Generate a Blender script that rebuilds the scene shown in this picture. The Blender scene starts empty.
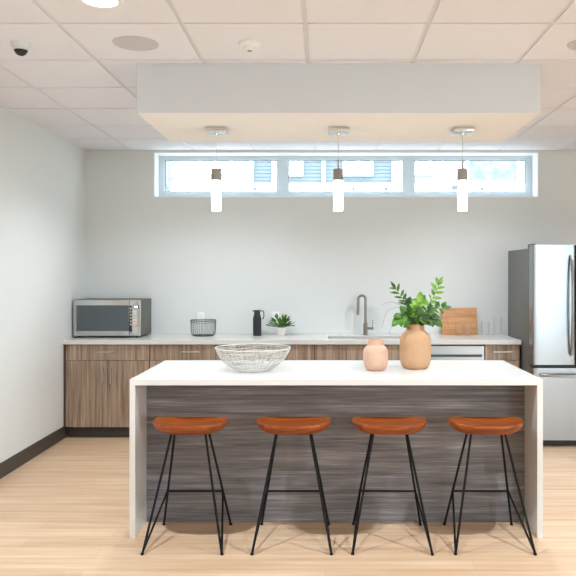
import bpy, bmesh, math, random
from mathutils import Vector, Matrix
random.seed(7)
scene = bpy.context.scene
COL = scene.collection
PI = math.pi

# ------------------------------------------------------------------ helpers
def lin(c):
    return tuple(((v/255)/12.92 if v/255 <= .04045 else ((v/255+.055)/1.055)**2.4) for v in c) + (1,)

def new_mat(name):
    m = bpy.data.materials.new(name); m.use_nodes = True
    nt = m.node_tree
    return m, nt, nt.nodes['Principled BSDF']

def plain(name, rgb, rough=.5, metal=0, coat=0, noise=0, bump=0, bscale=200, spec=.5, emit=None, es=0, aniso=None):
    m, nt, b = new_mat(name)
    b.inputs['Base Color'].default_value = lin(rgb)
    b.inputs['Roughness'].default_value = rough
    b.inputs['Metallic'].default_value = metal
    b.inputs['Coat Weight'].default_value = coat
    b.inputs['Specular IOR Level'].default_value = spec
    if emit:
        b.inputs['Emission Color'].default_value = lin(emit); b.inputs['Emission Strength'].default_value = es
    if noise or bump:
        tc = nt.nodes.new('ShaderNodeTexCoord'); n = nt.nodes.new('ShaderNodeTexNoise')
        n.inputs['Scale'].default_value = bscale; n.inputs['Detail'].default_value = 4
        nt.links.new(tc.outputs['Object'], n.inputs['Vector'])
        if noise:
            r = nt.nodes.new('ShaderNodeValToRGB')
            a = lin(rgb)
            r.color_ramp.elements[0].position = .3; r.color_ramp.elements[1].position = .7
            r.color_ramp.elements[0].color = tuple(v*(1-noise) for v in a[:3])+(1,)
            r.color_ramp.elements[1].color = tuple(min(1, v*(1+noise)) for v in a[:3])+(1,)
            nt.links.new(n.outputs['Fac'], r.inputs['Fac']); nt.links.new(r.outputs['Color'], b.inputs['Base Color'])
        if bump:
            bp = nt.nodes.new('ShaderNodeBump'); bp.inputs['Strength'].default_value = bump
            bp.inputs['Distance'].default_value = .002
            nt.links.new(n.outputs['Fac'], bp.inputs['Height']); nt.links.new(bp.outputs['Normal'], b.inputs['Normal'])
    return m

def wood(name, cols, scale, rough=.5, coat=0, fine=3.0, detail=6, rnd=True, spec=.5):
    """streaky grain: scale is the noise scale along x, y, z"""
    m, nt, b = new_mat(name)
    N, L = nt.nodes, nt.links
    tc = N.new('ShaderNodeTexCoord'); mp = N.new('ShaderNodeMapping'); mp.inputs['Scale'].default_value = scale
    if rnd:
        oi = N.new('ShaderNodeObjectInfo'); va = N.new('ShaderNodeVectorMath'); va.operation = 'ADD'
        mu = N.new('ShaderNodeMath'); mu.operation = 'MULTIPLY'; mu.inputs[1].default_value = 7.3
        L.new(oi.outputs['Random'], mu.inputs[0]); L.new(tc.outputs['Object'], va.inputs[0]); L.new(mu.outputs[0], va.inputs[1])
        L.new(va.outputs[0], mp.inputs['Vector'])
    else:
        L.new(tc.outputs['Object'], mp.inputs['Vector'])
    n1 = N.new('ShaderNodeTexNoise'); n1.inputs['Scale'].default_value = 1; n1.inputs['Detail'].default_value = detail; n1.inputs['Roughness'].default_value = .62
    n2 = N.new('ShaderNodeTexNoise'); n2.inputs['Scale'].default_value = fine; n2.inputs['Detail'].default_value = 3
    L.new(mp.outputs[0], n1.inputs['Vector']); L.new(mp.outputs[0], n2.inputs['Vector'])
    mx = N.new('ShaderNodeMix'); mx.data_type = 'FLOAT'; mx.inputs['Factor'].default_value = .35
    L.new(n1.outputs['Fac'], mx.inputs[2]); L.new(n2.outputs['Fac'], mx.inputs[3])
    r = N.new('ShaderNodeValToRGB'); cr = r.color_ramp
    ps = [.30 + .40*i/(len(cols)-1) for i in range(len(cols))]
    cr.elements[0].position = ps[0]; cr.elements[0].color = lin(cols[0])
    cr.elements[1].position = ps[-1]; cr.elements[1].color = lin(cols[-1])
    for p, c in list(zip(ps, cols))[1:-1]:
        e = cr.elements.new(p); e.color = lin(c)
    L.new(mx.outputs[0], r.inputs['Fac']); L.new(r.outputs['Color'], b.inputs['Base Color'])
    b.inputs['Roughness'].default_value = rough; b.inputs['Coat Weight'].default_value = coat; b.inputs['Coat Roughness'].default_value = .25
    b.inputs['Specular IOR Level'].default_value = spec
    return m

def clear_glass(name, tint=(255, 255, 255), ior=1.45, rough=0.0):
    m = bpy.data.materials.new(name); m.use_nodes = True
    nt = m.node_tree; nt.nodes.clear(); N, L = nt.nodes, nt.links
    o = N.new('ShaderNodeOutputMaterial'); mx = N.new('ShaderNodeMixShader')
    t = N.new('ShaderNodeBsdfTransparent'); t.inputs['Color'].default_value = lin(tint)
    g = N.new('ShaderNodeBsdfGlossy'); g.inputs['Roughness'].default_value = rough
    lw = N.new('ShaderNodeLayerWeight'); lw.inputs['Blend'].default_value = .5
    pw = N.new('ShaderNodeMath'); pw.operation = 'POWER'; pw.inputs[1].default_value = 3.5
    f = N.new('ShaderNodeMath'); f.operation = 'MULTIPLY_ADD'; f.inputs[1].default_value = .75; f.inputs[2].default_value = ((ior-1)/(ior+1))**2
    L.new(lw.outputs['Facing'], pw.inputs[0]); L.new(pw.outputs[0], f.inputs[0])
    L.new(f.outputs[0], mx.inputs[0]); L.new(t.outputs[0], mx.inputs[1]); L.new(g.outputs[0], mx.inputs[2]); L.new(mx.outputs[0], o.inputs['Surface'])
    return m

def emitter(name, rgb, s):
    m = bpy.data.materials.new(name); m.use_nodes = True
    nt = m.node_tree; nt.nodes.clear()
    o = nt.nodes.new('ShaderNodeOutputMaterial'); e = nt.nodes.new('ShaderNodeEmission')
    e.inputs['Color'].default_value = lin(rgb); e.inputs['Strength'].default_value = s
    nt.links.new(e.outputs[0], o.inputs['Surface'])
    return m

class MB:
    """collects shapes in world coordinates into one mesh"""
    def __init__(s): s.bm = bmesh.new()
    def box(s, x0, x1, y0, y1, z0, z1, bev=0, seg=2, rot=None, piv=None):
        r = bmesh.ops.create_cube(s.bm, size=1); vs = r['verts']
        for v in vs:
            v.co = Vector(((x0+x1)/2+v.co.x*(x1-x0), (y0+y1)/2+v.co.y*(y1-y0), (z0+z1)/2+v.co.z*(z1-z0)))
        if bev:
            es = list({e for v in vs for e in v.link_edges})
            rr = bmesh.ops.bevel(s.bm, geom=es, offset=bev, segments=seg, affect='EDGES', profile=.5)
            vs = list({v for v in rr['verts']} | {v for v in vs if v.is_valid})
        if rot is not None:
            bmesh.ops.transform(s.bm, matrix=Matrix.Translation(piv) @ rot @ Matrix.Translation(-Vector(piv)), verts=vs)
        return s
    def tube(s, pts, r, n=8, closed=False, cap=True):
        pts = [Vector(p) for p in pts]; rs = r if isinstance(r, (list, tuple)) else [r]*len(pts)
        rings = []; prev = None
        m = len(pts)
        for i, p in enumerate(pts):
            if closed: t = pts[(i+1) % m]-pts[i-1]
            else: t = pts[min(i+1, m-1)]-pts[max(i-1, 0)]
            t.normalize()
            if prev is None:
                a = Vector((0, 0, 1)) if abs(t.z) < .9 else Vector((1, 0, 0))
                u = t.cross(a).normalized()
            else:
                u = (prev - t*prev.dot(t)).normalized()
            prev = u; w = t.cross(u)
            rings.append([s.bm.verts.new(p+(u*math.cos(2*PI*k/n)+w*math.sin(2*PI*k/n))*rs[i]) for k in range(n)])
        for i in range(m if closed else m-1):
            a, b = rings[i], rings[(i+1) % m]
            for k in range(n):
                try: s.bm.faces.new((a[k], a[(k+1) % n], b[(k+1) % n], b[k]))
                except ValueError: pass
        if cap and not closed:
            s.bm.faces.new(rings[0][::-1]); s.bm.faces.new(rings[-1])
        return s
    def lathe(s, prof, c, n=32, cap0=True, cap1=False):
        rings = []
        for r, z in prof:
            rings.append([s.bm.verts.new((c[0]+r*math.cos(2*PI*k/n), c[1]+r*math.sin(2*PI*k/n), c[2]+z)) for k in range(n)])
        for a, b in zip(rings, rings[1:]):
            for k in range(n): s.bm.faces.new((a[k], a[(k+1) % n], b[(k+1) % n], b[k]))
        if cap0: s.bm.faces.new(rings[0][::-1])
        if cap1: s.bm.faces.new(rings[-1])
        return s
    def rings(s, rs, cap0=True, cap1=True):
        vr = [[s.bm.verts.new(p) for p in r] for r in rs]
        n = len(vr[0])
        for a, b in zip(vr, vr[1:]):
            for k in range(n): s.bm.faces.new((a[k], a[(k+1) % n], b[(k+1) % n], b[k]))
        if cap0: s.bm.faces.new(vr[0][::-1])
        if cap1: s.bm.faces.new(vr[-1])
        return s
    def prism(s, pts2, axis, a, b):
        """extrude a polygon; axis 'x','y','z'; pts2 the other two coords in order"""
        def P(p, t):
            return {'x': (t, p[0], p[1]), 'y': (p[0], t, p[1]), 'z': (p[0], p[1], t)}[axis]
        return s.rings([[P(p, a) for p in pts2], [P(p, b) for p in pts2]])
    def leaf(s, base, d, up, L, W, curl=.15, fold=.2, n=6):
        d = Vector(d).normalized(); up = Vector(up); up = (up-d*up.dot(d)).normalized(); side = d.cross(up)
        base = Vector(base); rows = []
        for i in range(n+1):
            t = i/n
            w = W*.5*math.sin(PI*min(1, t**.8))**.9 if 0 < i < n else 0
            c = base+d*(L*t)-up*(curl*L*t*t)
            if w == 0: rows.append([s.bm.verts.new(c)])
            else: rows.append([s.bm.verts.new(c-side*w+up*(fold*w)), s.bm.verts.new(c), s.bm.verts.new(c+side*w+up*(fold*w))])
        for a, b in zip(rows, rows[1:]):
            if len(a) == 1:
                s.bm.faces.new((a[0], b[1], b[0])); s.bm.faces.new((a[0], b[2], b[1]))
            elif len(b) == 1:
                s.bm.faces.new((a[0], a[1], b[0])); s.bm.faces.new((a[1], a[2], b[0]))
            else:
                s.bm.faces.new((a[0], a[1], b[1], b[0])); s.bm.faces.new((a[1], a[2], b[2], b[1]))
        return s
    def build(s, name, mat, parent=None, smooth=None, recalc=True):
        if recalc: bmesh.ops.recalc_face_normals(s.bm, faces=s.bm.faces)
        me = bpy.data.meshes.new(name); s.bm.to_mesh(me); s.bm.free()
        me.materials.append(mat)
        if parent is not None:
            root = parent
            while root.parent: root = root.parent
            me.transform(Matrix.Translation(-root.location))
        o = bpy.data.objects.new(name, me); COL.objects.link(o)
        if parent is not None: o.parent = parent
        if smooth is not None:
            for p in me.polygons: p.use_smooth = True
            try: me.set_sharp_from_angle(angle=math.radians(smooth))
            except Exception: pass
        return o

def rebase(o, loc):
    """move a single mesh thing's origin to its base"""
    o.data.transform(Matrix.Translation(-Vector(loc))); o.location = loc
    return o
def thing(name, label, cat, loc, group=None):
    o = bpy.data.objects.new(name, None); COL.objects.link(o); o.location = loc
    o.empty_display_size = .1
    o['label'] = label; o['category'] = cat; o['kind'] = 'thing'
    if group: o['group'] = group
    return o
def tag(o, label, cat, group=None):
    o['label'] = label; o['category'] = cat; o['kind'] = 'thing'
    if group: o['group'] = group
    return o
def struct(o):
    o['kind'] = 'structure'; return o
def dup(root, loc, rotz, label, group):
    """copy of a thing with its parts and sub-parts"""
    r = root.copy(); COL.objects.link(r); r.location = loc; r.rotation_euler = (0, 0, rotz)
    r['label'] = label; r['group'] = group
    for ch in list(root.children):
        c = ch.copy(); COL.objects.link(c); c.parent = r
        for g in list(ch.children):
            d = g.copy(); COL.objects.link(d); d.parent = c
    return r

F = 722.0; CX = 325.0; CY = 274.0; CH = 1.5
def at(px, py, Y):
    return Vector(((px-CX)*Y/F, Y, CH-(py-CY)*Y/F))

# ------------------------------------------------------------------ dimensions
XL, XR, YB, YR, HC = -2.385, 6.0, 7.22, -3.2, 2.737
TW = .6096; TX0 = -.099; TY0 = 7.22-12*TW*1.0
DLX = [-1.014, 1.424, 3.862]

# ------------------------------------------------------------------ materials
M = {}
M['wall'] = plain('wall_paint', (221, 223, 221), .6, bump=.05, bscale=300, spec=.3)
M['white'] = plain('white_trim_paint', (238, 240, 240), .45)
M['vinyl'] = plain('pale_window_vinyl', (206, 218, 226), .4)
M['soffit_lit'] = plain('soffit_underside_lightened', (240, 236, 230), .6, spec=.3, bump=.04, bscale=300)  # soffit paint made lighter for its brightly lit underside
M['tile'] = plain('ceiling_tile', (235, 236, 242), .9, noise=.02, bump=.15, bscale=250, spec=.1)
M['grid'] = plain('ceiling_grid_paint', (222, 220, 223), .35)
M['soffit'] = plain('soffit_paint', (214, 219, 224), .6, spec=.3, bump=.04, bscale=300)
M['base'] = plain('dark_base_vinyl', (68, 62, 56), .5, noise=.06, bscale=40)
M['cab'] = wood('walnut_laminate', [(88, 72, 60), (128, 107, 91), (154, 132, 113), (178, 155, 134), (212, 190, 166)], (36, 36, 1.3), .5)
M['carcass'] = wood('cabinet_carcass', [(66, 54, 45), (84, 70, 59)], (30, 30, 1.2), .6)
M['island'] = wood('grey_wood_laminate', [(64, 61, 64), (95, 92, 95), (115, 111, 113), (138, 134, 135), (178, 173, 172)], (1.5, 2, 46), .5)
M['quartz'] = plain('white_quartz', (217, 214, 210), .22, noise=.012, bscale=60)
M['seat'] = wood('orange_stained_wood', [(84, 34, 5), (142, 66, 13), (176, 92, 24)], (3, 26, 26), .42, coat=.3, spec=.35)
M['blackmetal'] = plain('black_powder_coat', (12, 11, 11), .5, spec=.25)
M['nickel'] = plain('satin_nickel', (205, 202, 196), .3, metal=1)
M['chrome'] = plain('chrome', (225, 228, 230), .12, metal=1)
M['nickel2'] = plain('fridge_handle_metal', (160, 158, 155), .28, metal=1)
M['dwsteel'] = plain('dishwasher_steel', (176, 177, 178), .34, metal=1)
M['sinksteel'] = plain('sink_steel', (150, 148, 142), .4, metal=1)
M['steel'] = plain('stainless_steel', (205, 205, 204), .24, metal=1)
M['steel_door'] = plain('stainless_door', (160, 163, 166), .26, metal=1)
M['faucet'] = plain('brushed_nickel', (150, 142, 132), .3, metal=1)
M['capmetal'] = plain('lamp_cap_metal', (150, 143, 136), .45, metal=.3)
M['fridgeside'] = plain('grey_fridge_paint', (98, 97, 93), .45, bump=.05, bscale=400)
M['mwside'] = plain('dark_grey_casing', (92, 92, 86), .5)
M['mwglass'] = plain('smoked_oven_glass', (74, 82, 86), .18, spec=.6)
M['black'] = plain('black_plastic', (14, 14, 14), .4)
M['gasket'] = plain('dark_gasket', (70, 76, 80), .6)
M['display'] = plain('display_glass', (60, 70, 86), .2)
M['digit'] = emitter('display_digits', (235, 242, 255), 1.6)
M['button'] = plain('pale_buttons', (214, 206, 196), .5)
M['terracotta'] = plain('tan_ceramic', (190, 150, 114), .7, noise=.03, bscale=30, spec=.3)
M['blush'] = plain('blush_ceramic', (202, 164, 142), .7, noise=.03, bscale=30, spec=.3)
M['pot'] = plain('pale_pink_ceramic', (226, 216, 212), .5)
M['soil'] = plain('potting_soil', (44, 34, 26), .95, noise=.3, bscale=120)
M['wirew'] = plain('pale_wire', (198, 194, 188), .45, metal=.15)
M['wirek'] = plain('black_wire', (48, 46, 44), .5)
M['flask'] = plain('matte_black_flask', (34, 36, 36), .5)
M['board'] = wood('cherry_board', [(172, 116, 68), (198, 142, 92), (214, 164, 114)], (2.5, 10, 26), .5)
M['dried'] = plain('dried_grass', (150, 130, 108), .8)
M['stem'] = plain('green_stem', (74, 104, 46), .6)
def leafmat(name, a, b):
    m, nt, bs = new_mat(name); N, L = nt.nodes, nt.links
    tc = N.new('ShaderNodeTexCoord'); n = N.new('ShaderNodeTexNoise'); n.inputs['Scale'].default_value = 26
    r = N.new('ShaderNodeValToRGB'); r.color_ramp.elements[0].position = .35; r.color_ramp.elements[1].position = .65
    r.color_ramp.elements[0].color = lin(a); r.color_ramp.elements[1].color = lin(b)
    L.new(tc.outputs['Object'], n.inputs['Vector']); L.new(n.outputs['Fac'], r.inputs['Fac']); L.new(r.outputs['Color'], bs.inputs['Base Color'])
    bs.inputs['Roughness'].default_value = .5; bs.inputs['Specular IOR Level'].default_value = .3
    return m
M['leafd'] = leafmat('deep_green_leaf', (36, 62, 24), (82, 114, 50))
M['leafb'] = leafmat('bright_green_leaf', (62, 110, 26), (136, 176, 68))
M['leafm'] = leafmat('mid_green_leaf', (36, 76, 20), (92, 140, 46))
M['glass'] = clear_glass('drinking_glass', (255, 255, 255), 1.35)
M['pane'] = clear_glass('window_pane', (250, 253, 253), 1.3)
M['lamp'] = emitter('pendant_glow', (255, 250, 240), 7.0)
M['downlight'] = emitter('downlight_glow', (255, 250, 244), 12.0)
M['plate'] = plain('outlet_plastic', (240, 240, 238), .4)
M['slot'] = plain('outlet_slots', (70, 70, 70), .6)
M['speaker'] = plain('speaker_mesh', (203, 201, 204), .9, noise=.08, bscale=900)
M['camwhite'] = plain('camera_white', (222, 226, 230), .4)
M['camdome'] = plain('smoked_dome', (34, 30, 30), .12)
M['sensor'] = plain('sensor_grey', (170, 165, 160), .5)
M['siding_b'] = plain('blue_grey_siding', (80, 88, 94), .8)
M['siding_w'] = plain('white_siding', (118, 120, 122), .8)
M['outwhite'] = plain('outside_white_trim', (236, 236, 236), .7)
M['outpane'] = plain('outside_window_glass', (112, 118, 124), .15)
M['outblue'] = plain('outside_blue_glass', (78, 100, 112), .3, noise=.6, bscale=7)
M['outgrey'] = plain('outside_fixture', (60, 64, 68), .6)
M['snow'] = plain('pale_ground', (205, 205, 200), .9, noise=.05, bscale=3)
M['bark'] = plain('pale_bark', (96, 100, 106), .9)

def floor_mat():
    m, nt, b = new_mat('light_oak_planks'); N, L = nt.nodes, nt.links
    tc = N.new('ShaderNodeTexCoord')
    br = N.new('ShaderNodeTexBrick'); br.offset = .37; br.inputs['Scale'].default_value = 1
    br.inputs['Brick Width'].default_value = 1.22; br.inputs['Row Height'].default_value = .152
    br.inputs['Mortar Size'].default_value = .0008; br.inputs['Bias'].default_value = 0
    br.inputs['Color1'].default_value = lin((226, 198, 168)); br.inputs['Color2'].default_value = lin((215, 185, 154))
    br.inputs['Mortar'].default_value = lin((190, 160, 128))
    L.new(tc.outputs['Object'], br.inputs['Vector'])
    mp = N.new('ShaderNodeMapping'); mp.inputs['Scale'].default_value = (1.1, 22, 1)
    L.new(tc.outputs['Object'], mp.inputs['Vector'])
    n = N.new('ShaderNodeTexNoise'); n.inputs['Scale'].default_value = 1; n.inputs['Detail'].default_value = 6; n.inputs['Roughness'].default_value = .6
    L.new(mp.outputs[0], n.inputs['Vector'])
    r = N.new('ShaderNodeValToRGB'); r.color_ramp.elements[0].position = .3; r.color_ramp.elements[1].position = .68
    r.color_ramp.elements[0].color = lin((222, 206, 190)); r.color_ramp.elements[1].color = (1, 1, 1, 1)
    L.new(n.outputs['Fac'], r.inputs['Fac'])
    mx = N.new('ShaderNodeMix'); mx.data_type = 'RGBA'; mx.blend_type = 'MULTIPLY'; mx.inputs['Factor'].default_value = 1
    L.new(br.outputs['Color'], mx.inputs[6]); L.new(r.outputs['Color'], mx.inputs[7]); L.new(mx.outputs[2], b.inputs['Base Color'])
    b.inputs['Roughness'].default_value = .42
    return m
M['floor'] = floor_mat()

# ------------------------------------------------------------------ room shell
struct(MB().box(XL-.3, XR+.3, YR-.3, YB+.3, -.12, 0).build('floor', M['floor']))
cm = MB().box(XL-.3, XR+.3, YR-.3, YB+.3, HC+.008, HC+.12)
gm = MB()
xs = [TX0+TW*k for k in range(-4, 12)]; ys = [YB-TW*k for k in range(0, 19)]
hb = .012
for xa in xs[:-1]:
    x0 = max(xa+hb, XL); x1 = min(xa+TW-hb, XR)
    if x1-x0 < .02: continue
    for ya in ys[1:]:
        y0 = max(ya+hb, YR); y1 = min(ya+TW-hb, YB)
        if y1-y0 < .02: continue
        cm.box(x0, x1, y0, y1, HC, HC+.0085)
for xa in xs:
    if XL < xa < XR: gm.box(xa-hb+.001, xa+hb-.001, YR, YB, HC+.0055, HC+.0079)
for ya in ys:
    if YR < ya < YB-.01:
        for xa in xs[:-1]:
            gm.box(max(XL, xa+hb), min(XR, xa+TW-hb), ya-hb+.001, ya+hb-.001, HC+.0055, HC+.0079) if xa+TW-hb > XL and xa+hb < XR else None
ceil = struct(cm.build('ceiling', M['tile']))
gm.build('ceiling_grid', M['grid'], ceil)

struct(MB().box(XL-.3, XL, YR-.3, YB+.3, 0, HC+.1).build('wall_left', M['wall']))
QY0, QY1, QZ0, QZ1 = -2.6, -.4, .45, 2.55  # opening for the added fill window
struct(MB().box(XR, XR+.3, YR-.3, QY0, 0, HC+.1).box(XR, XR+.3, QY1, YB+.3, 0, HC+.1).box(XR, XR+.3, QY0, QY1, 0, QZ0)
       .box(XR, XR+.3, QY0, QY1, QZ1, HC+.1).build('wall_right', M['wall']))
WX0, WX1, WZ0, WZ1 = -1.715, 2.135, 2.265, 2.722
def wall_open(name, y0, y1, ox0, ox1, oz0, oz1):
    b = MB()
    b.box(XL-.001, ox0, y0, y1, 0, HC+.1).box(ox1, XR+.001, y0, y1, 0, HC+.1)
    b.box(ox0, ox1, y0, y1, 0, oz0).box(ox0, ox1, y0, y1, oz1, HC+.1)
    return struct(b.build(name, M['wall']))
wall_open('wall_back', YB, YB+.3, WX0, WX1, WZ0, WZ1)
RX0, RX1, RZ0, RZ1 = 3.3, 5.3, .5, 2.5
wall_open('wall_rear', YR-.3, YR, RX0, RX1, RZ0, RZ1)
struct(MB().box(XL, XL+.012, YR, 6.636, 0, .113, .003).build('baseboard_left', M['base']))
struct(MB().box(2.6, XR, YB-.012, YB, 0, .113, .003).build('baseboard_back', M['base']))
# white lining of the deep window recess
t = .012
struct(MB().box(WX0, WX0+t, YB-.003, YB+.18, WZ0, WZ1).box(WX1-t, WX1, YB-.003, YB+.18, WZ0, WZ1)
       .box(WX0+t, WX1-t, YB-.003, YB+.18, WZ0, WZ0+t).box(WX0+t, WX1-t, YB-.003, YB+.18, WZ1-t, WZ1).build('trim_1', M['white']))

def window(name, y0, y1, x0, x1, z0, z1, fl, fr, fb, ft, mull, face):
    """frame filling the opening, glass panes and their dark gaskets; face = the room-side y"""
    f = MB()
    f.box(x0, x0+fl, y0, y1, z0, z1, .004).box(x1-fr, x1, y0, y1, z0, z1, .004)
    f.box(x0+fl-.004, x1-fr+.004, y0, y1, z0, z0+fb, .004).box(x0+fl-.004, x1-fr+.004, y0, y1, z1-ft, z1, .004)
    for c, w in mull: f.box(c-w/2, c+w/2, y0+.004, y1-.004, z0+fb-.004, z1-ft+.004, .004)
    fo = struct(f.build(name, M['vinyl']))
    ed = [x0+fl]+[v for c, w in mull for v in (c-w/2, c+w/2)]+[x1-fr]
    for a, b in zip(ed[0::2], ed[1::2]):
        ym = (y0+y1)/2
        MB().box(a, b, ym-.003, ym+.003, z0+fb, z1-ft).build('window_pane', M['pane'], fo)
        g = .006
        yy0, yy1 = ym-.012, ym-.004
        MB().box(a, a+g, yy0, yy1, z0+fb, z1-ft).box(b-g, b, yy0, yy1, z0+fb, z1-ft).box(a+g, b-g, yy0, yy1, z1-ft-g, z1-ft).box(a+g, b-g, yy0, yy1, z0+fb, z0+fb+g).build('gasket', M['gasket'] if face else M['white'], fo)
    return [fo]+list(fo.children)
window('window_1', 7.40, 7.46, WX0, WX1, WZ0, WZ1, .072, .072, .078, .056, [(-.435, .12), (.86, .115)], True)
window('window_2', YR-.2, YR-.14, RX0, RX1, RZ0, RZ1, .07, .07, .07, .07, [(4.3, .08)], False)
for o in window('fill_window', XR+.14, XR+.2, -QY1, -QY0, QZ0, QZ1, .07, .07, .07, .07, [(1.5, .1)], False): o.data.transform(Matrix.Rotation(-PI/2, 4, 'Z'))  # unseen window added in the right wall to brighten the left wall

# soffit box over the island
SX0, SX1, SY0, SY1, SZ = -1.106, 1.27, 4.24, 5.15, 2.445
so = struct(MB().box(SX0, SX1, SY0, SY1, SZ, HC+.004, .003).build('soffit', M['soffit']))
so.data.materials.append(M['soffit_lit'])      # drywall underside lightened, the light on it put into its colour
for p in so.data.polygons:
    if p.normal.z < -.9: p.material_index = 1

# ------------------------------------------------------------------ ceiling fittings
DLW = 88
def downlight(x, y, label, group=None):
    t = thing('recessed_downlight', label, 'ceiling light', (x, y, HC), group)
    MB().lathe([(.077, .002), (.077, -.004), (.098, -.005), (.101, -.002), (.101, .003)], (x, y, HC), 40, False).build('trim_ring', M['white'], t, 40)
    MB().lathe([(.0, -.0015), (.077, -.0015)], (x, y, HC), 40, False).build('diffuser', M['downlight'], t, recalc=False)
    l = bpy.data.lights.new('downlight_lamp', 'SPOT'); l.energy = DLW*{5.698: .72, 3.26: 1.3, .822: .34, -1.617: .3}[y]; l.color = (.80, .91, 1.0); l.spot_size = math.radians(144); l.spot_blend = .6; l.shadow_soft_size = .02
    lo = bpy.data.objects.new('downlight_lamp', l); COL.objects.link(lo); lo.parent = t; lo.location = (0, 0, -.012)
    return t
downlight(DLX[0], 3.26, 'lit round recessed downlight at the top edge of the picture, above the dome camera')
for x in DLX:
    for y in (5.698, 3.26, .822, -1.617):
        if (x, y) == (DLX[0], 3.26): continue
        downlight(x, y, 'round recessed downlight in the ceiling that the photo does not show', 'recessed downlights out of view')

def speaker(x, y, label):
    t = thing('ceiling_speaker', label, 'speaker', (x, y, HC), 'round ceiling speakers')
    MB().lathe([(.112, .002), (.112, -.005), (.119, -.004), (.121, .002)], (x, y, HC), 40, False).build('rim', M['speaker'], t, 40)
    MB().lathe([(.001, -.006), (.06, -.0055), (.112, -.004)], (x, y, HC), 40, False).build('grille', M['speaker'], t, 40)
speaker(DLX[0], 3.87, 'round flat grey ceiling speaker between the downlight and the soffit corner')
speaker(DLX[1], 3.87, 'round flat ceiling speaker cut off by the right picture edge')

x, y = -.404, 3.87
t = thing('smoke_detector', 'small white round smoke detector on the ceiling in front of the soffit', 'smoke detector', (x, y, HC))
MB().lathe([(.06, .002), (.06, -.010), (.052, -.018), (.046, -.020)], (x, y, HC), 32, False, True).build('base', M['white'], t, 40)
MB().lathe([(.034, -.019), (.032, -.034), (.024, -.040)], (x, y, HC), 32, False, True).build('head', M['white'], t, 40)
MB().lathe([(.014, -.039), (.012, -.044)], (x, y, HC), 20, False, True).build('sensor', M['sensor'], t, 40)

x, y = -1.63, 3.87
t = thing('security_camera', 'white ceiling dome camera with a black smoked dome', 'security camera', (x, y, HC))
MB().lathe([(.050, .002), (.050, -.018), (.046, -.026), (.038, -.030)], (x, y, HC), 32, False, True).build('base', M['camwhite'], t, 40)
MB().lathe([(.036*math.cos(a), -.032-.036*math.sin(a)) for a in [i*PI/2/10 for i in range(10)]]+[(.0006, -.068)], (x, y, HC), 32, False, True).build('dome', M['camdome'], t, 60)
MB().lathe([(.036, -.028), (.041, -.031), (.041, -.038), (.037, -.039)], (x, y, HC), 32, False).build('collar', M['camwhite'], t, 40)

# ------------------------------------------------------------------ pendants
def pendant(x, label):
    y = 4.69
    t = thing('pendant_light', label, 'pendant light', (x, y, SZ), 'pendants under the soffit')
    MB().box(x-.066, x+.066, y-.066, y+.066, SZ-.030, SZ-.0005, .007, 3).build('canopy', M['chrome'], t, 30)
    c = MB().lathe([(.011, 0), (.011, -.012), (.005, -.018)], (x, y, SZ-.030), 16, False, True)
    c.build('cable_grip', M['chrome'], t, 40)
    MB().tube([(x, y, SZ-.04), (x, y, 2.235)], .0022, 8).build('cable', M['nickel'], t, 40)
    MB().tube([(x, y, 2.24), (x, y, 2.18)], .0042, 10).build('stem', M['faucet'], t, 40)
    MB().lathe([(.005, .076), (.0305, .075), (.032, .073), (.032, .001), (.030, 0)], (x, y, 2.106), 28, False, True).build('cap', M['capmetal'], t, 40)
    MB().lathe([(.0305, 0), (.0305, -.190), (.028, -.196), (.020, -.197)], (x, y, 2.106), 28, False, True).build('glass_shade', M['lamp'], t, 40)
pendant(-.706, 'slim white glass pendant light leftmost of three, above the wire bowl')
pendant(.086, 'slim white glass pendant light in the middle of three')
pendant(.893, 'slim white glass pendant light rightmost of three, nearest the fridge')

# ------------------------------------------------------------------ island
IX0, IX1, IY0, IY1, TZ, TH = -1.11, 1.2375, 4.10, 5.02, .90, .032
b = MB()
b.prism([(IX0, 0), (IX0, TZ), (IX1, TZ), (IX1, 0), (IX1-TH, 0), (IX1-TH, TZ-TH), (IX0+TH, TZ-TH), (IX0+TH, 0)], 'y', IY0, IY1)
es = [e for e in b.bm.edges if e.calc_face_angle(0) > .5]
bmesh.ops.bevel(b.bm, geom=es, offset=.002, segments=2, affect='EDGES')
o = b.build('island_worktop', M['quartz'])
tag(rebase(o, (0.06, 4.56, 0)), 'white waterfall worktop of the island with two slab ends to the floor', 'worktop')
ix0, ix1 = IX0+TH+.001, IX1-TH-.001
t = thing('island_cabinet', 'grey horizontal grained wood cabinet under the white island worktop', 'cabinet', (.06, 4.66, 0))
MB().box(ix0, ix1, 4.362, 4.38, .001, TZ-TH-.001).build('front_panel', M['island'], t)
MB().box(ix0, ix1, 4.3805, 5.0, .1, TZ-TH-.001).build('body', M['carcass'], t)
MB().box(ix0, ix1, 4.3805, 4.93, .001, .0995).build('toe_kick', M['base'], t)

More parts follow.
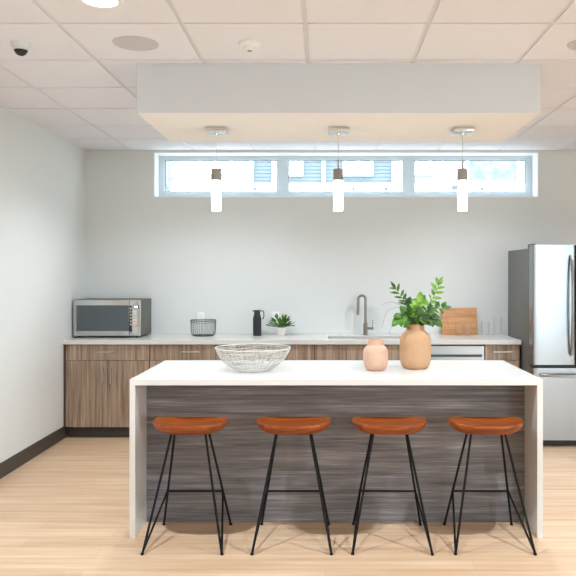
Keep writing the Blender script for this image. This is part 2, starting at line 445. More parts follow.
# ------------------------------------------------------------------ back run of cabinets
CF = 6.58   # face of the fronts
def hbar(b, x0, x1, z, y):
    b.tube([(x0, y-.030, z), (x1, y-.030, z)], .0055, 10)
    for x in (x0+.02, x1-.02): b.tube([(x, y+.001, z), (x, y-.030, z)], .0045, 8)
    return b
def vbar(b, z0, z1, x, y):
    b.tube([(x, y-.030, z0), (x, y-.030, z1)], .0055, 10)
    for z in (z0+.02, z1-.02): b.tube([(x, y+.001, z), (x, y-.030, z)], .0045, 8)
    return b
def cabinet(x0, x1, label, kind):
    t = thing('base_cabinet', label, 'cabinet', ((x0+x1)/2, 6.9, 0), 'wood base cabinets along the back wall')
    g = .0015
    MB().box(x0+.001, x1-.001, CF+.021, 7.2, .1, .858 if kind != 'sink' else .66).build('body', M['carcass'], t)
    MB().box(x0+.001, x1-.001, 6.64, 6.66, .0005, .0995).build('toe_kick', M['base'], t)
    xm = (x0+x1)/2
    d = MB().box(x0+g, x1-g, CF, CF+.02, .714, .852, .001, 1).build('drawer' if kind != 'sink' else 'false_front', M['cab'], t)
    if kind != 'sink': hbar(MB(), xm-.085, xm+.085, .792, CF).build('handle', M['nickel'], d, 40)
    if kind == 'narrow':
        d = MB().box(x0+g, x1-g, CF, CF+.02, .104, .711, .001, 1).build('door', M['cab'], t)
        vbar(MB(), .493, .659, x0+.037, CF).build('handle', M['nickel'], d, 40)
    else:
        for a, c, hx in ((x0+g, xm-g, xm-.037), (xm+g, x1-g, xm+.037)):
            d = MB().box(a, c, CF, CF+.02, .104, .711, .001, 1).build('door', M['cab'], t)
            vbar(MB(), .493, .659, hx, CF).build('handle', M['nickel'], d, 40)
    return t
cabinet(-2.362, -1.601, 'walnut base cabinet under the microwave with drawer and two doors', 'wide')
cabinet(-1.599, -.849, 'walnut base cabinet under the black wire basket', 'wide')
cabinet(-.847, -.097, 'walnut base cabinet behind the wire bowl, below the flask and potted plant', 'wide')
cabinet(-.095, .849, 'walnut sink cabinet with plain front below the faucet', 'sink')
cabinet(1.456, 1.773, 'narrow walnut base cabinet between dishwasher and fridge', 'narrow')
struct(MB().box(-2.384, -2.3635, CF+.004, 7.2, .1, .858).build('trim_2', M['carcass']))

t = thing('dishwasher', 'stainless dishwasher with dark pocket handle under the back counter', 'dishwasher', (1.152, 6.9, 0))
dx0, dx1 = .8515, 1.4535
MB().box(dx0+.002, dx1-.002, 6.62, 7.18, .1, .856).build('body', M['black'], t)
MB().box(dx0+.01, dx1-.01, 6.64, 6.66, .0005, .0995).build('toe_kick', M['black'], t)
d = MB().box(dx0+.002, dx1-.002, 6.572, 6.618, .11, .845, .004).build('door', M['dwsteel'], t)
MB().box(dx0+.004, dx1-.025, 6.566, 6.573, .745, .768, .002).build('handle', M['gasket'], d)
MB().box(dx0+.02, dx1-.02, 6.576, 6.612, .8455, .855, .001).build('control_strip', M['black'], d)

# countertop with a sink cut-out
cx0, cx1, cy0, cy1 = -2.383, 1.782, 6.555, 7.216
sx0, sx1, sy0, sy1 = .03, .75, 6.69, 6.985
b = MB()
def ringpts(x0, x1, y0, y1, z): return [(x0, y0, z), (x1, y0, z), (x1, y1, z), (x0, y1, z)]
O0, O1 = ringpts(cx0, cx1, cy0, cy1, .86), ringpts(cx0, cx1, cy0, cy1, .90)
I0, I1 = ringpts(sx0, sx1, sy0, sy1, .86), ringpts(sx0, sx1, sy0, sy1, .90)
vs = [[b.bm.verts.new(p) for p in r] for r in (O0, O1, I1, I0)]
for a, c in ((0, 1), (1, 2), (2, 3), (3, 0)):
    for k in range(4): b.bm.faces.new((vs[a][k], vs[a][(k+1) % 4], vs[c][(k+1) % 4], vs[c][k]))
bmesh.ops.recalc_face_normals(b.bm, faces=b.bm.faces)
es = [e for e in b.bm.edges if e.calc_face_angle(0) > .5 and max(v.co.z for v in e.verts) > .89 and abs(e.verts[0].co.z-e.verts[1].co.z) < .01]
bmesh.ops.bevel(b.bm, geom=es, offset=.002, segments=2, affect='EDGES')
tag(rebase(b.build('countertop', M['quartz']), (-.3, 6.9, .86)), 'long white countertop along the back wall carrying the microwave', 'worktop')

t = thing('sink', 'undermount stainless sink in the back counter below the faucet', 'sink', (.39, 6.84, .68))
def rect_ring(x0, x1, y0, y1, z, r=.03, n=5):
    pts = []
    for cx, cy, a0 in ((x1-r, y0+r, -PI/2), (x1-r, y1-r, 0), (x0+r, y1-r, PI/2), (x0+r, y0+r, PI)):
        for i in range(n): a = a0+PI/2*i/(n-1); pts.append((cx+r*math.cos(a), cy+r*math.sin(a), z))
    return pts
e = .004
MB().rings([rect_ring(sx0-.02, sx1+.02, sy0-.02, sy1+.02, .8595, .03), rect_ring(sx0-e, sx1+e, sy0-e, sy1+e, .8595), rect_ring(sx0-e, sx1+e, sy0-e, sy1+e, .70), rect_ring(sx0+.02, sx1-.02, sy0+.02, sy1-.02, .685)], cap0=False).build('basin', M['sinksteel'], t, 40)
MB().lathe([(.045, .6865), (.04, .689), (.012, .687)], (.39, 6.84, 0), 24, False, True).build('drain', M['chrome'], t, 40)

# faucet
fx, fy = (365.5-CX)*7.09/F, 7.09
t = thing('kitchen_faucet', 'tall brushed gooseneck faucet at the back counter sink', 'faucet', (fx, fy, .90))
MB().lathe([(.026, .0005), (.026, .006), (.021, .008), (.021, .118), (.014, .124)], (fx, fy, .90), 24, True, True).build('body', M['faucet'], t, 40)
rr = .036; zt = 1.253-.0
pts = [(fx, fy, 1.015), (fx, fy, 1.13), (fx, fy, zt)]+[(fx-rr+rr*math.cos(a), fy, zt+rr*math.sin(a)) for a in [PI*i/12 for i in range(1, 13)]]
pts += [(fx-2*rr-.001, fy, zt-.04)]
MB().tube(pts, .0125, 14).build('spout', M['faucet'], t, 50)
MB().tube([(fx-2*rr-.001, fy, zt-.036), (fx-2*rr-.003, fy, zt-.155)], .0145, 14).build('spray_head', M['faucet'], t, 40)
h = MB().tube([(fx+.012, fy, .966), (fx+.078, fy, .966)], .013, 14).build('handle', M['faucet'], t, 40)
MB().tube([(fx+.070, fy, .972), (fx+.073, fy, 1.052)], .0038, 10).build('lever', M['faucet'], h, 40)

# ------------------------------------------------------------------ fridge
fx0, fx1 = 1.795, 2.535
t = thing('refrigerator', 'large stainless french door refrigerator at the right end of the counter', 'refrigerator', (2.165, 6.7, 0))
MB().box(fx0, fx1, 6.352, 7.08, .03, 1.725, .004).build('body', M['fridgeside'], t, 30)
def bowed(x0, x1, yb, yf, z0, z1, bow, ends=.012, n=10):
    """door slab with a slightly bowed front, rounded at its two vertical edges"""
    pts = [(x1, yb), (x0, yb)]
    for i in range(5):
        a = PI/2*i/4; pts.append((x0+ends*(1-math.cos(a)), yf+ends*(1-math.sin(a))))
    w = x1-x0
    for i in range(1, n):
        u = i/n; pts.append((x0+ends+(w-2*ends)*u, yf-bow*4*u*(1-u)))
    for i in range(4, -1, -1):
        a = PI/2*i/4; pts.append((x1-ends*(1-math.cos(a)), yf+ends*(1-math.sin(a))))
    b = MB().prism(pts, 'z', z0, z1)
    return b
def vhandle(x, y, z0, z1):
    pts = []
    for i in range(17):
        u = i/16; bulge = .052*math.sin(PI*u)**.45
        pts.append((x, y-.006-bulge, z0+(z1-z0)*u))
    return MB().tube(pts, .0115, 12)
for a, c, hx in ((fx0, 2.161, 2.120), (2.169, fx1, 2.210)):
    d = bowed(a, c, 6.345, 6.235, .716, 1.752, .003).build('door', M['steel_door'], t, 35)
    vhandle(hx, 6.232, .80, 1.66).build('handle', M['nickel2'], d, 60)
d = bowed(fx0, fx1, 6.345, 6.235, .064, .688, .003).build('freezer_drawer', M['steel_door'], t, 35)
pts = [(1.86+.61*i/16, 6.222-.052*math.sin(PI*i/16)**.4, .628) for i in range(17)]
MB().tube(pts, .0125, 12).build('handle', M['nickel2'], d, 60)
MB().box(fx0+.004, fx1-.004, 6.33, 6.3515, .67, .73).build('seal', M['black'], t)
MB().box(fx0+.01, fx1-.01, 6.30, 6.345, .004, .06, .004).build('toe_grille', M['black'], t)
for hx in (fx0+.022, fx1-.022): MB().box(hx-.02, hx+.02, 6.31, 6.40, 1.7255, 1.762, .004).box(hx-.014, hx+.014, 6.28, 6.315, 1.7525, 1.762, .002).build('hinge_cap', M['black'], t)
for hx in (fx0+.06, fx1-.06): MB().tube([(hx, 6.9, 0.0005), (hx, 6.9, .032)], .018, 12).build('foot', M['black'], t)

# ------------------------------------------------------------------ microwave
mx0, mx1, my0, my1, mz0, mz1 = -2.368, -1.734, 6.785, 7.212, .914, 1.258
t = thing('microwave', 'stainless microwave oven at the left end of the back counter', 'microwave', ((mx0+mx1)/2, 7.0, .90))
MB().box(mx0, mx1, my0+.022, my1, mz0, mz1, .004).build('body', M['mwside'], t, 30)
md = mx1-.105
d = MB().box(mx0, md-.001, my0, my0+.0215, mz0+.002, mz1-.002, .005).build('door', M['steel'], t, 30)
MB().box(mx0+.032, md-.004, my0-.003, my0+.002, mz0+.05, mz1-.052, .002).build('door_window', M['mwglass'], d)
p = MB().box(md+.001, mx1, my0, my0+.0215, mz0+.002, mz1-.002, .004).build('control_panel', M['steel'], t, 30)
MB().box(md+.003, md+.024, my0-.002, my0+.002, mz0+.045, mz1-.055).build('dark_strip', M['black'], p)
dd = MB().box(md+.036, mx1-.012, my0-.002, my0+.002, mz1-.082, mz1-.048, .001).build('display', M['display'], p)
for k in range(6):
    z = mz1-.082-.03*k
    MB().box(md+.008, md+.020, my0-.004, my0-.001, z-.008, z+.008, .001).build('button', M['button'], p)
for k in range(5):
    z = mz1-.112-.026*k
    MB().box(md+.040, md+.072, my0-.004, my0+.001, z-.007, z+.007, .001).build('button', M['button'], p)
MB().box(md+.034, mx1-.02, my0-.003, my0+.001, mz0+.022, mz0+.09, .003).build('open_button', M['steel'], p)
b = MB()
for k in range(2):
    x = md+.052+.020*k
    b.box(x-.007, x+.007, my0-.003, my0-.0018, mz1-.075, mz1-.056)
b.build('digits', M['digit'], p)
for x in (mx0+.05, mx1-.05):
    for y in (my0+.06, my1-.05): MB().tube([(x, y, .9003), (x, y, .915)], .014, 12).build('foot', M['black'], t)

# ------------------------------------------------------------------ things on the back counter
def ring(cx, cy, z, r, n=40, wob=0, ph=0): return [(cx+r*math.cos(2*PI*k/n), cy+r*math.sin(2*PI*k/n), z+wob*math.sin(3*2*PI*k/n+ph)) for k in range(n)]
bx, by = (203-CX)*7.0/F, 7.02
t = thing('wire_basket', 'black round wire basket on the back counter', 'basket', (bx, by, .90))
MB().tube(ring(bx, by, 1.052, .122), .0028, 8, True).build('rim', M['wirek'], t, 60)
MB().tube(ring(bx, by, 1.030, .120), .002, 8, True).build('hoop', M['wirek'], t, 60)
b = MB()
for k in range(30):
    a = 2*PI*k/30; c, s = math.cos(a), math.sin(a)
    b.tube([(bx+.122*c, by+.122*s, 1.052), (bx+.118*c, by+.118*s, .95), (bx+.112*c, by+.112*s, .915), (bx+.098*c, by+.098*s, .904), (bx, by, .904)], .0015, 6)
b.build('wires', M['wirek'], t, 60)
MB().tube(ring(bx, by, .9035, .100), .0028, 8, True).build('base_ring', M['wirek'], t, 60)

kx, ky = (257.2-CX)*7.02/F, 7.02
t = thing('vacuum_flask', 'matte black flask with side handle on the back counter', 'flask', (kx, ky, .90))
MB().lathe([(.038, .0005), (.041, .004), (.041, .165), (.038, .180), (.030, .205), (.029, .232)], (kx, ky, .90), 28, True, True).build('body', M['flask'], t, 40)
MB().lathe([(.0305, .2325), (.0305, .246), (.028, .249)], (kx, ky, .90), 28, True, True).box(kx-.046, kx-.020, ky-.008, ky+.008, 1.136, 1.147, .002).build('lid', M['flask'], t, 40)
MB().tube([(kx+.027, ky, 1.140), (kx+.052, ky, 1.143), (kx+.064, ky, 1.132), (kx+.066, ky, 1.09), (kx+.060, ky, 1.070), (kx+.048, ky, 1.062)], .0055, 10).build('handle', M['flask'], t, 50)

px_, py_ = (281.3-CX)*7.03/F, 7.03
t = thing('potted_plant', 'small green plant in a pale pot on the back counter', 'plant', (px_, py_, .90))
MB().lathe([(.034, .0005), (.037, .003), (.042, .079), (.040, .081), (.037, .072)], (px_, py_, .90), 28, True, True).build('pot', M['pot'], t, 40)
MB().lathe([(.001, .074), (.036, .0735)], (px_, py_, .90), 20, False).build('soil', M['soil'], t)
b = MB(); sm = MB()
for k in range(90):
    a = random.uniform(0, 2*PI); el = random.uniform(.15, 1.4)
    d = Vector((math.cos(a)*math.cos(el), math.sin(a)*math.cos(el)*.7, math.sin(el)))
    st = Vector((px_+.012*math.cos(a), py_+.012*math.sin(a), .974))
    ln = random.uniform(.04, .095)
    e_ = st+d*ln*Vector((1, 1, .9)).length/1.6
    sm.tube([st, (st+e_)/2+Vector((0, 0, .004)), e_], .0012, 5)
    b.leaf(e_, d+Vector((0, 0, .1)), Vector((0, -.4, 1)), random.uniform(.035, .056), random.uniform(.017, .026), .25)
sm.build('stems', M['stem'], t, 60); b.build('foliage', M['leafm'], t, 60, recalc=False)

# outlets
def outlet(px, py, label):
    c = at(px, py, YB)
    t = thing('wall_outlet', label, 'outlet', (c.x, YB, c.z), 'white outlets on the back wall')
    MB().box(c.x-.036, c.x+.036, YB-.006, YB-.0002, c.z-.058, c.z+.058, .003).build('cover_plate', M['plate'], t, 30)
    for dz in (-.02, .02):
        s = MB().box(c.x-.017, c.x+.017, YB-.008, YB-.0058, c.z+dz-.014, c.z+dz+.014, .002).build('socket', M['plate'], t, 30)
        MB().box(c.x-.007, c.x-.005, YB-.0086, YB-.0078, c.z+dz-.003, c.z+dz+.007).box(c.x+.005, c.x+.007, YB-.0086, YB-.0078, c.z+dz-.003, c.z+dz+.007).build('slots', M['slot'], s)
outlet(200.8, 317.5, 'white wall outlet behind the black wire basket')
outlet(275.5, 317.5, 'white wall outlet behind the small potted plant')

# cutting board leaning on the wall
b0 = .15/.27
ang = math.atan2(.07, .262)
bxa, bxb = (441.8-CX)*7.13/F, (477.8-CX)*7.13/F
pv = Vector(((bxa+bxb)/2, 7.120, .9006))
o = MB().box(bxa, bxb, 7.120, 7.138, .9006, 1.172, .004, 3, Matrix.Rotation(-ang*.95, 4, 'X'), pv).build('cutting_board', M['board'], None, 30)
tag(rebase(o, pv), 'rectangular wooden cutting board leaning on the back wall', 'cutting board')

def tumbler(px, Y, r, h, label):
    c = Vector(((px-CX)*Y/F, Y, .9005))
    o = MB().lathe([(.001, 0), (r*.84, 0), (r*.88, .003), (r, h), (r-.003, h+.0005), (r*.86-.003, .012), (.001, .011)], c, 24, False).build('drinking_glass', M['glass'], None, 40)
    tag(rebase(o, c), label, 'glass', 'clear glasses on the back counter')
tumbler(459.0, 7.03, .036, .125, 'clear tumbler before the cutting board, nearer the leafy vase')
tumbler(467.6, 6.98, .036, .125, 'clear tumbler before the cutting board, at its right half')
tumbler(485.2, 7.05, .042, .135, 'clear short glass between the cutting board and the taller glass')
tumbler(497.6, 7.05, .042, .175, 'clear taller glass closest to the fridge')

# ------------------------------------------------------------------ things on the island
wx, wy = -.449, 4.50
t = thing('wire_bowl', 'wide pale woven wire bowl on the island worktop', 'bowl', (wx, wy, .90))
def bowl_r(z):  # profile radius at height
    P = [(0, .10), (.012, .125), (.04, .168), (.08, .205), (.115, .224), (.14, .232)]
    for (z0, r0), (z1, r1) in zip(P, P[1:]):
        if z <= z1: return r0+(r1-r0)*(z-z0)/(z1-z0)
    return P[-1][1]
MB().tube(ring(wx, wy, 1.041, .232, 56), .0042, 8, True).build('rim', M['wirew'], t, 60)
MB().tube(ring(wx, wy, .9035, .10, 40), .0032, 8, True).build('base_ring', M['wirew'], t, 60)
b = MB()
for i in range(22):
    z0 = .004+.132*(i/21)**1.05; n = 56; ph = random.uniform(0, 6.28); wb = random.uniform(.002, .006)
    pts = []
    for k in range(n):
        a = 2*PI*k/n; z = min(.139, max(.003, z0+wb*math.sin(3*a+ph)+.003*math.sin(7*a+2*ph)))
        r = bowl_r(z); pts.append((wx+r*math.cos(a), wy+r*math.sin(a), .90+z))
    b.tube(pts, .0016, 5, True)
for i in range(64):
    a0 = 2*PI*i/64+random.uniform(-.03, .03); tw = random.uniform(-.22, .22)
    pts = []
    for k in range(9):
        z = .14*k/8; r = bowl_r(z); a = a0+tw*k/8; pts.append((wx+r*math.cos(a), wy+r*math.sin(a), .9015+z))
    b.tube(pts, .0014, 5)
for i in range(10):
    a = PI*i/10; b.tube([(wx+.1*math.cos(a), wy+.1*math.sin(a), .9035), (wx-.1*math.cos(a), wy-.1*math.sin(a), .9035)], .0014, 5)
b.build('woven_wires', M['wirew'], t, 60)

def vase(name, c, prof, mat, label, ribs=0):
    inner = [(r-.006, z) for r, z in prof[::-1] if z > prof[-1][1]*.45]
    o = MB()
    rings_ = []
    n = 96 if ribs else 48
    full = prof+inner
    for r, z in full:
        rings_.append([(c[0]+(r+(.0006*math.cos(ribs*2*PI*k/n) if ribs else 0))*math.cos(2*PI*k/n), c[1]+(r+(.0006*math.cos(ribs*2*PI*k/n) if ribs else 0))*math.sin(2*PI*k/n), c[2]+z) for k in range(n)])
    o.rings(rings_)
    o = o.build(name, mat, None, 40)
    return tag(rebase(o, c), label, 'vase')
def smooth_prof(P, n=5):
    """Catmull-Rom through the profile points"""
    out = []
    for i in range(len(P)-1):
        p0, p1, p2, p3 = P[max(0, i-1)], P[i], P[i+1], P[min(len(P)-1, i+2)]
        for k in range(n):
            u = k/n
            out.append(tuple(.5*((2*p1[j])+(-p0[j]+p2[j])*u+(2*p0[j]-5*p1[j]+4*p2[j]-p3[j])*u*u+(-p0[j]+3*p1[j]-3*p2[j]+p3[j])*u**3) for j in (0, 1)))
    out.append(P[-1]); return out
v1 = ((375.6-CX)*4.51/F, 4.51, .9004)
vase('small_vase', v1, [(.052, 0)]+smooth_prof([(.058, .003), (.071, .025), (.0775, .06), (.078, .11), (.070, .137), (.054, .153), (.050, .162), (.050, .186), (.0515, .192)]), M['blush'], 'small blush ceramic vase on the island, empty')
v2 = ((415.3-CX)*4.60/F, 4.60, .9004)
vase('large_vase', v2, [(.068, 0)]+smooth_prof([(.074, .003), (.090, .025), (.097, .06), (.099, .12), (.098, .18), (.086, .215), (.064, .236), (.057, .248), (.056, .276), (.058, .282)]), M['terracotta'], 'large tan ribbed ceramic vase holding the leafy branches', 32)

# branches in the large vase
V2 = Vector(v2); mouth = V2+Vector((0, 0, .27))
def P2(px, py, dy=0):
    return at(px, py, 4.60+dy)
def curve(pts, n=8):
    pts = [Vector(p) for p in pts]; out = []
    for i in range(len(pts)-1):
        p0, p1, p2, p3 = pts[max(0, i-1)], pts[i], pts[i+1], pts[min(len(pts)-1, i+2)]
        for k in range(n):
            u = k/n
            out.append(.5*((2*p1)+(-p0+p2)*u+(2*p0-5*p1+4*p2-p3)*u*u+(-p0+3*p1-3*p2+p3)*u**3))
    out.append(pts[-1]); return out
def branch(pts, label, mat, L, W, step, start=.3, spread=1.0, seed=1, tip=True, droop=0):
    R = random.Random(seed)
    c = curve(pts)
    base = V2+Vector(((c[0].x-V2.x)*.35, (c[0].y-V2.y)*.35, .10))
    c = [base]+c
    t = thing('leafy_branch', label, 'branch', tuple(base), 'leafy branches in the tan vase')
    MB().tube(c, [.0028*(1-.6*i/len(c)) for i in range(len(c))], 6).build('stem', M['stem'], t, 60)
    b = MB()
    lens = [0]
    for a, d in zip(c, c[1:]): lens.append(lens[-1]+(d-a).length)
    tot = lens[-1]; s = tot*start; k = 0
    while s < tot:
        i = max(j for j in range(len(lens)) if lens[j] <= s); i = min(i, len(c)-2)
        u = (s-lens[i])/max(1e-6, lens[i+1]-lens[i]); p = c[i].lerp(c[i+1], u); tn = (c[i+1]-c[i]).normalized()
        view = Vector((0, -1, .25))
        side = tn.cross(view).normalized()
        sg = 1 if k % 2 else -1
        d = tn*R.uniform(.5, .9)+side*sg*spread*R.uniform(.6, 1.0)+Vector((0, R.uniform(-.7, .5), R.uniform(-.2, .2)-droop))
        sc = R.uniform(.8, 1.15)
        b.leaf(p, d, Vector((R.uniform(-.4, .4), -.8, .7)), L*sc, W*sc, R.uniform(.05, .3), .25)
        s += step*R.uniform(.8, 1.2); k += 1
    if tip:
        b.leaf(c[-1], (c[-1]-c[-2]), Vector((0, -1, .3)), L, W*.9, .05)
    b.build('leaves', mat, t, 60, recalc=False)
branch([mouth+Vector((-.02, .0, 0)), P2(408, 306), P2(403, 299), P2(396, 289)], 'tall dark leafy branch rising to the left out of the tan vase', M['leafd'], .062, .022, .017, .45, 1, 3)
branch([mouth+Vector((.025, .0, 0)), P2(428, 305, .02), P2(434, 296, .02), P2(439, 285, .02)], 'tall bright leafy branch rising to the right out of the tan vase', M['leafb'], .062, .03, .017, .45, 1, 5)
branch([mouth+Vector((-.01, -.03, 0)), P2(411, 318, -.05), P2(404, 313, -.08), P2(399, 318, -.10)], 'low broad-leaved sprig drooping over the left lip of the tan vase', M['leafm'], .075, .052, .017, .5, .9, 11, True, .35)
branch([mouth+Vector((.01, -.03, 0)), P2(421, 318, -.05), P2(428, 314, -.07), P2(434, 319, -.08)], 'low broad-leaved sprig drooping over the right lip of the tan vase', M['leafd'], .075, .05, .017, .5, .9, 12, True, .35)
branch([mouth+Vector((0, .0, 0)), P2(415.5, 316), P2(416, 308, -.02), P2(420, 302)], 'short upright broad-leaved sprig in the middle of the tan vase', M['leafb'], .068, .045, .015, .45, .8, 21)
branch([mouth+Vector((-.015, .02, 0)), P2(409, 316, .04), P2(407, 310, .05), P2(411, 305, .06)], 'short dark sprig at the back of the tan vase, between the tall branches', M['leafd'], .062, .042, .015, .45, .9, 23)
branch([mouth+Vector((.022, .01, 0)), P2(425, 316), P2(432, 310), P2(443, 308)], 'side sprig reaching right toward the cutting board from the tan vase', M['leafm'], .056, .03, .022, .5, .9, 31)
def grass(pts, label):
    c = curve([mouth+Vector((0, .01, -.15)), mouth+Vector((0, .01, 0))]+pts, 8)
    o = MB().tube(c, [.0018*(1-.5*i/len(c)) for i in range(len(c))], 5).build('dried_grass_stem', M['dried'], None, 60)
    tag(rebase(o, c[0]), label, 'dried stem', 'thin dried stems in the tan vase')
grass([P2(402, 309), P2(391, 309), P2(386, 314), P2(382, 327)], 'thin dried stem arching furthest left out of the tan vase')
grass([P2(404, 312, -.03), P2(397, 316, -.03), P2(393, 322, -.03), P2(389, 335, -.03)], 'thin dried stem drooping beside the left of the tan vase')
grass([P2(428, 312, -.02), P2(440, 314, -.02), P2(447, 321, -.02), P2(450, 335, -.02)], 'thin dried stem drooping right, before the cutting board')
grass([P2(430, 308, .02), P2(442, 306, .02), P2(450, 308, .02), P2(457, 313, .02)], 'thin dried stem curving right across the top of the cutting board')
grass([P2(404, 308, .02), P2(396, 303, .02), P2(389, 302, .02), P2(381, 305, .02)], 'thin dried stem curving left above the others from the tan vase')

# ------------------------------------------------------------------ stools
def make_stool(loc, label, group):
    t = thing('bar_stool', label, 'stool', loc, group)
    X, Y = loc[0], loc[1]
    # half-moon seat: straight edge to the island, rounded edge to the viewer
    def outline(s, z, n=56, dz=0, shrink=0):
        pts = []
        for k in range(n):
            a = 2*PI*k/n
            cx, sy = math.cos(a), math.sin(a)
            e = 2/2.3
            x = .212*math.copysign(abs(cx)**(e*.85), cx)
            y = (.185 if sy < 0 else .085)*math.copysign(abs(sy)**(e if sy < 0 else .55), sy)
            yc = .035
            pts.append((X+x*s, Y+yc+(y)*s, z))
        return pts
    zt = .668
    def dishz(pts, depth, lift):
        return [(p[0], p[1], p[2]-depth+lift*((p[0]-X)/.212)**2) for p in pts]
    rs = [outline(.44, .605), outline(.64, .607), outline(.79, .614), outline(.90, .628), outline(.97, .646),
          dishz(outline(1.0, zt-.006), 0, .004), dishz(outline(.985, zt), 0, .005), dishz(outline(.95, zt), .001, .006), dishz(outline(.85, zt), .008, .006), dishz(outline(.6, zt), .014, .004),
          dishz(outline(.3, zt), .016, .002), dishz(outline(.02, zt), .016, 0)]
    MB().rings(rs).build('seat', M['seat'], t, 70)
    legs = {}
    for sx in (-1, 1):
        for nm, yt, yb, xb in (('f', -.05, -.23, .212), ('r', .05, .23, .200)):
            top = Vector((X+sx*.094, Y+yt, .612)); bot = Vector((X+sx*xb, Y+yb, .004))
            legs[(sx, nm)] = (top, bot)
            d = (top-bot).normalized()
            MB().tube([bot-d*.0, top], .0068, 10).tube([bot+Vector((0, 0, -.0035)), bot+Vector((0, 0, .006))], .009, 10).build('leg', M['blackmetal'], t, 50)
    q = {}
    for sx in (-1, 1):
        top, bot = legs[(sx, 'r')]
        u = (.612-.222)/(.612-.004); q[sx] = top.lerp(bot, u)
        MB().tube([q[sx]+Vector((0, 0, .004)), legs[(sx, 'f')][1]+Vector((0, 0, .006))], .0062, 10).build('brace', M['blackmetal'], t, 50)
    MB().tube([q[-1], q[1]], .0062, 10).build('footrest', M['blackmetal'], t, 50)
    return t
G = 'wooden bar stools in front of the island'
SY = 4.085
s0 = make_stool((-.763, SY, 0), 'orange wood bar stool leftmost of four, next to the left slab end', G)
dup(s0, (-.178, SY, 0), .0, 'orange wood bar stool second from the left, in front of the wire bowl', G)
dup(s0, (.365, SY, 0), -.02, 'orange wood bar stool third from the left, in front of the small vase', G)
dup(s0, (.912, SY, 0), -.01, 'orange wood bar stool rightmost of four, next to the right slab end', G)

# ------------------------------------------------------------------ outside the high window
struct(MB().box(-40, 40, -40, 60, -.5, -.2).build('ground_outside', M['snow']))
t = thing('neighbour_building', 'pale clapboard building seen through the high window', 'building', (0, 13, -.2))
YO = 13.0
def ob(x0, x1, y0, y1):  # pixel rectangle on the far wall
    a = at(x0, y1, YO); c = at(x1, y0, YO); return a.x, c.x, a.z, c.z
MB().box(-6.5, 8, YO+.05, YO+4, -.2, 6.2).build('wall', M['siding_w'], t)
def siding(x0, x1, mat):
    b = MB(); z = 3.12
    while z < 6.1:
        b.prism([(YO+.05, z), (YO+.02, z), (YO+.032, z+.066), (YO+.05, z+.066)], 'x', x0, x1); z += .066
    return b.build('siding', mat, t)
xa = lambda p: (p-CX)*YO/F
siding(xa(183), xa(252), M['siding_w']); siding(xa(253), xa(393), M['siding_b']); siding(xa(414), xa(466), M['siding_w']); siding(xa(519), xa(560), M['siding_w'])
def owin(x0, x1, y0, y1, pane, nx=2):
    a, c, z0, z1 = ob(x0, x1, y0, y1); w = .05
    f = MB().box(a, c, YO-.05, YO+.04, z0, z0+w).box(a, c, YO-.05, YO+.04, z1-w, z1).box(a, a+w, YO-.05, YO+.04, z0+w, z1-w).box(c-w, c, YO-.05, YO+.04, z0+w, z1-w)
    for k in range(1, nx):
        m = a+(c-a)*k/nx; f.box(m-.03, m+.03, YO-.05, YO+.04, z0+w, z1-w)
    f = f.build('window', M['outwhite'], t)
    MB().box(a+w, c-w, YO-.02, YO-.01, z0+w, z1-w).build('pane', pane, f)
owin(199, 233, 150, 174, M['outpane']); owin(343, 373, 150, 176, M['outpane']); owin(415, 444, 150, 175, M['outpane'], 2); owin(466, 519, 148, 184, M['outblue'], 1); owin(289, 303, 150, 176, M['outpane'], 2)
for p0, p1 in ((250, 253.5), (322, 325), (392, 404), (272, 278)):
    MB().box(xa(p0), xa(p1), YO-.06, YO+.04, 3.0, 6).build('corner_board', M['outwhite'], t)
z0, z1 = at(0, 193.5, YO).z, at(0, 184, YO).z
MB().box(-6.5, 8, YO-.12, YO+.04, z0, z1).build('fascia', M['outwhite'], t)
MB().box(-6.5, 8, YO-.10, YO+.04, z0-.4, z0-.02).build('fascia', M['siding_b'], t)
for p in (255, 353.5, 386, 482):
    c = at(p, 189, YO-.12)
    MB().tube([(c.x, YO-.121, c.z), (c.x, YO-.16, c.z)], .03, 12).build('wall_light', M['outgrey'], t)
c = at(455, 187, YO-.12); MB().box(c.x-.06, c.x+.06, YO-.18, YO-.121, c.z-.05, c.z+.03, .01).build('vent_box', M['outgrey'], t)
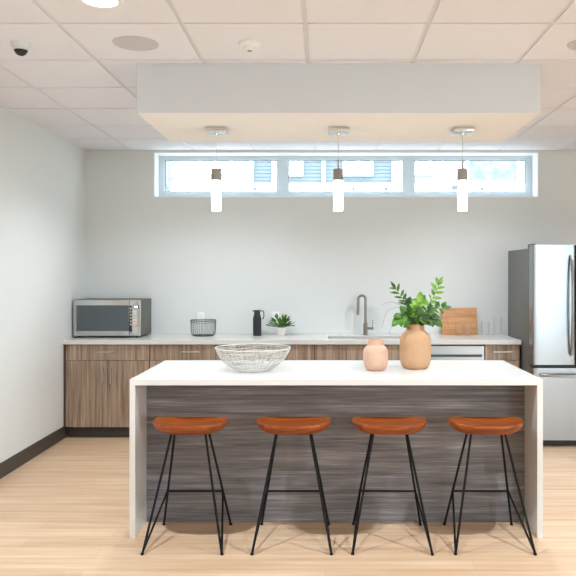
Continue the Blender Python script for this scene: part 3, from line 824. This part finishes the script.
# pale tree at the left end of the window
R = random.Random(4)
tx, ty = xa(168)*.8, 10.4
t = thing('pale_tree', 'pale bare tree outside the left end of the high window', 'tree', (tx, ty, -.2))
MB().tube([(tx, ty, -.2), (tx+.03, ty, 1.6), (tx-.02, ty, 3.6), (tx, ty, 4.6)], [.07, .05, .03, .015], 8).build('trunk', M['bark'], t, 60)
b = MB()
for k in range(46):
    z = R.uniform(1.8, 4.3); a = R.uniform(0, 2*PI); L = R.uniform(.25, .55)
    p = Vector((tx, ty, z)); d = Vector((math.cos(a), math.sin(a), R.uniform(.2, .9)))
    b.tube([p, p+d*L*.5, p+d*L+Vector((0, 0, .05))], [.012, .008, .003], 5)
b.build('twigs', M['bark'], t, 60)

# ------------------------------------------------------------------ light
w = bpy.data.worlds.new('sky'); scene.world = w; w.use_nodes = True
bg = w.node_tree.nodes['Background']
bg.inputs['Color'].default_value = (.80, .91, 1.0, 1); bg.inputs['Strength'].default_value = 9.0
def portal(name, loc, rx, sx, sy, rz=0):
    l = bpy.data.lights.new(name, 'AREA'); l.shape = 'RECTANGLE'; l.size = sx; l.size_y = sy; l.cycles.is_portal = True
    o = bpy.data.objects.new(name, l); COL.objects.link(o); o.location = loc; o.rotation_euler = (rx, 0, rz)
portal('sky_portal_back', ((WX0+WX1)/2, YB+.28, (WZ0+WZ1)/2), -PI/2, WX1-WX0, WZ1-WZ0)
portal('sky_portal_right', (XR+.28, (QY0+QY1)/2, (QZ0+QZ1)/2), -PI/2, QY1-QY0, QZ1-QZ0, -PI/2)
portal('sky_portal_rear', ((RX0+RX1)/2, YR-.28, (RZ0+RZ1)/2), PI/2, RX1-RX0, RZ1-RZ0)

# ------------------------------------------------------------------ camera
cam = bpy.data.cameras.new('camera'); co = bpy.data.objects.new('camera', cam); COL.objects.link(co)
co.location = (0, 0, CH); co.rotation_euler = (PI/2, 0, 0)
cam.sensor_width = 36; cam.lens = 36*F/576
cam.shift_x = (288-CX)/576; cam.shift_y = -(288-CY)/576
cam.clip_start = .05; cam.clip_end = 200
scene.camera = co
vs_ = scene.view_settings
scene.display_settings.display_device = 'sRGB'
vs_.view_transform = 'Standard'; vs_.look = 'None'; vs_.gamma = 1; vs_.use_curve_mapping = False
vs_.exposure = 0.62
cy = scene.cycles
cy.use_denoising = True
cy.max_bounces = 10; cy.diffuse_bounces = 6; cy.transparent_max_bounces = 16
cy.sample_clamp_indirect = 8
cy.caustics_reflective = False; cy.caustics_refractive = False
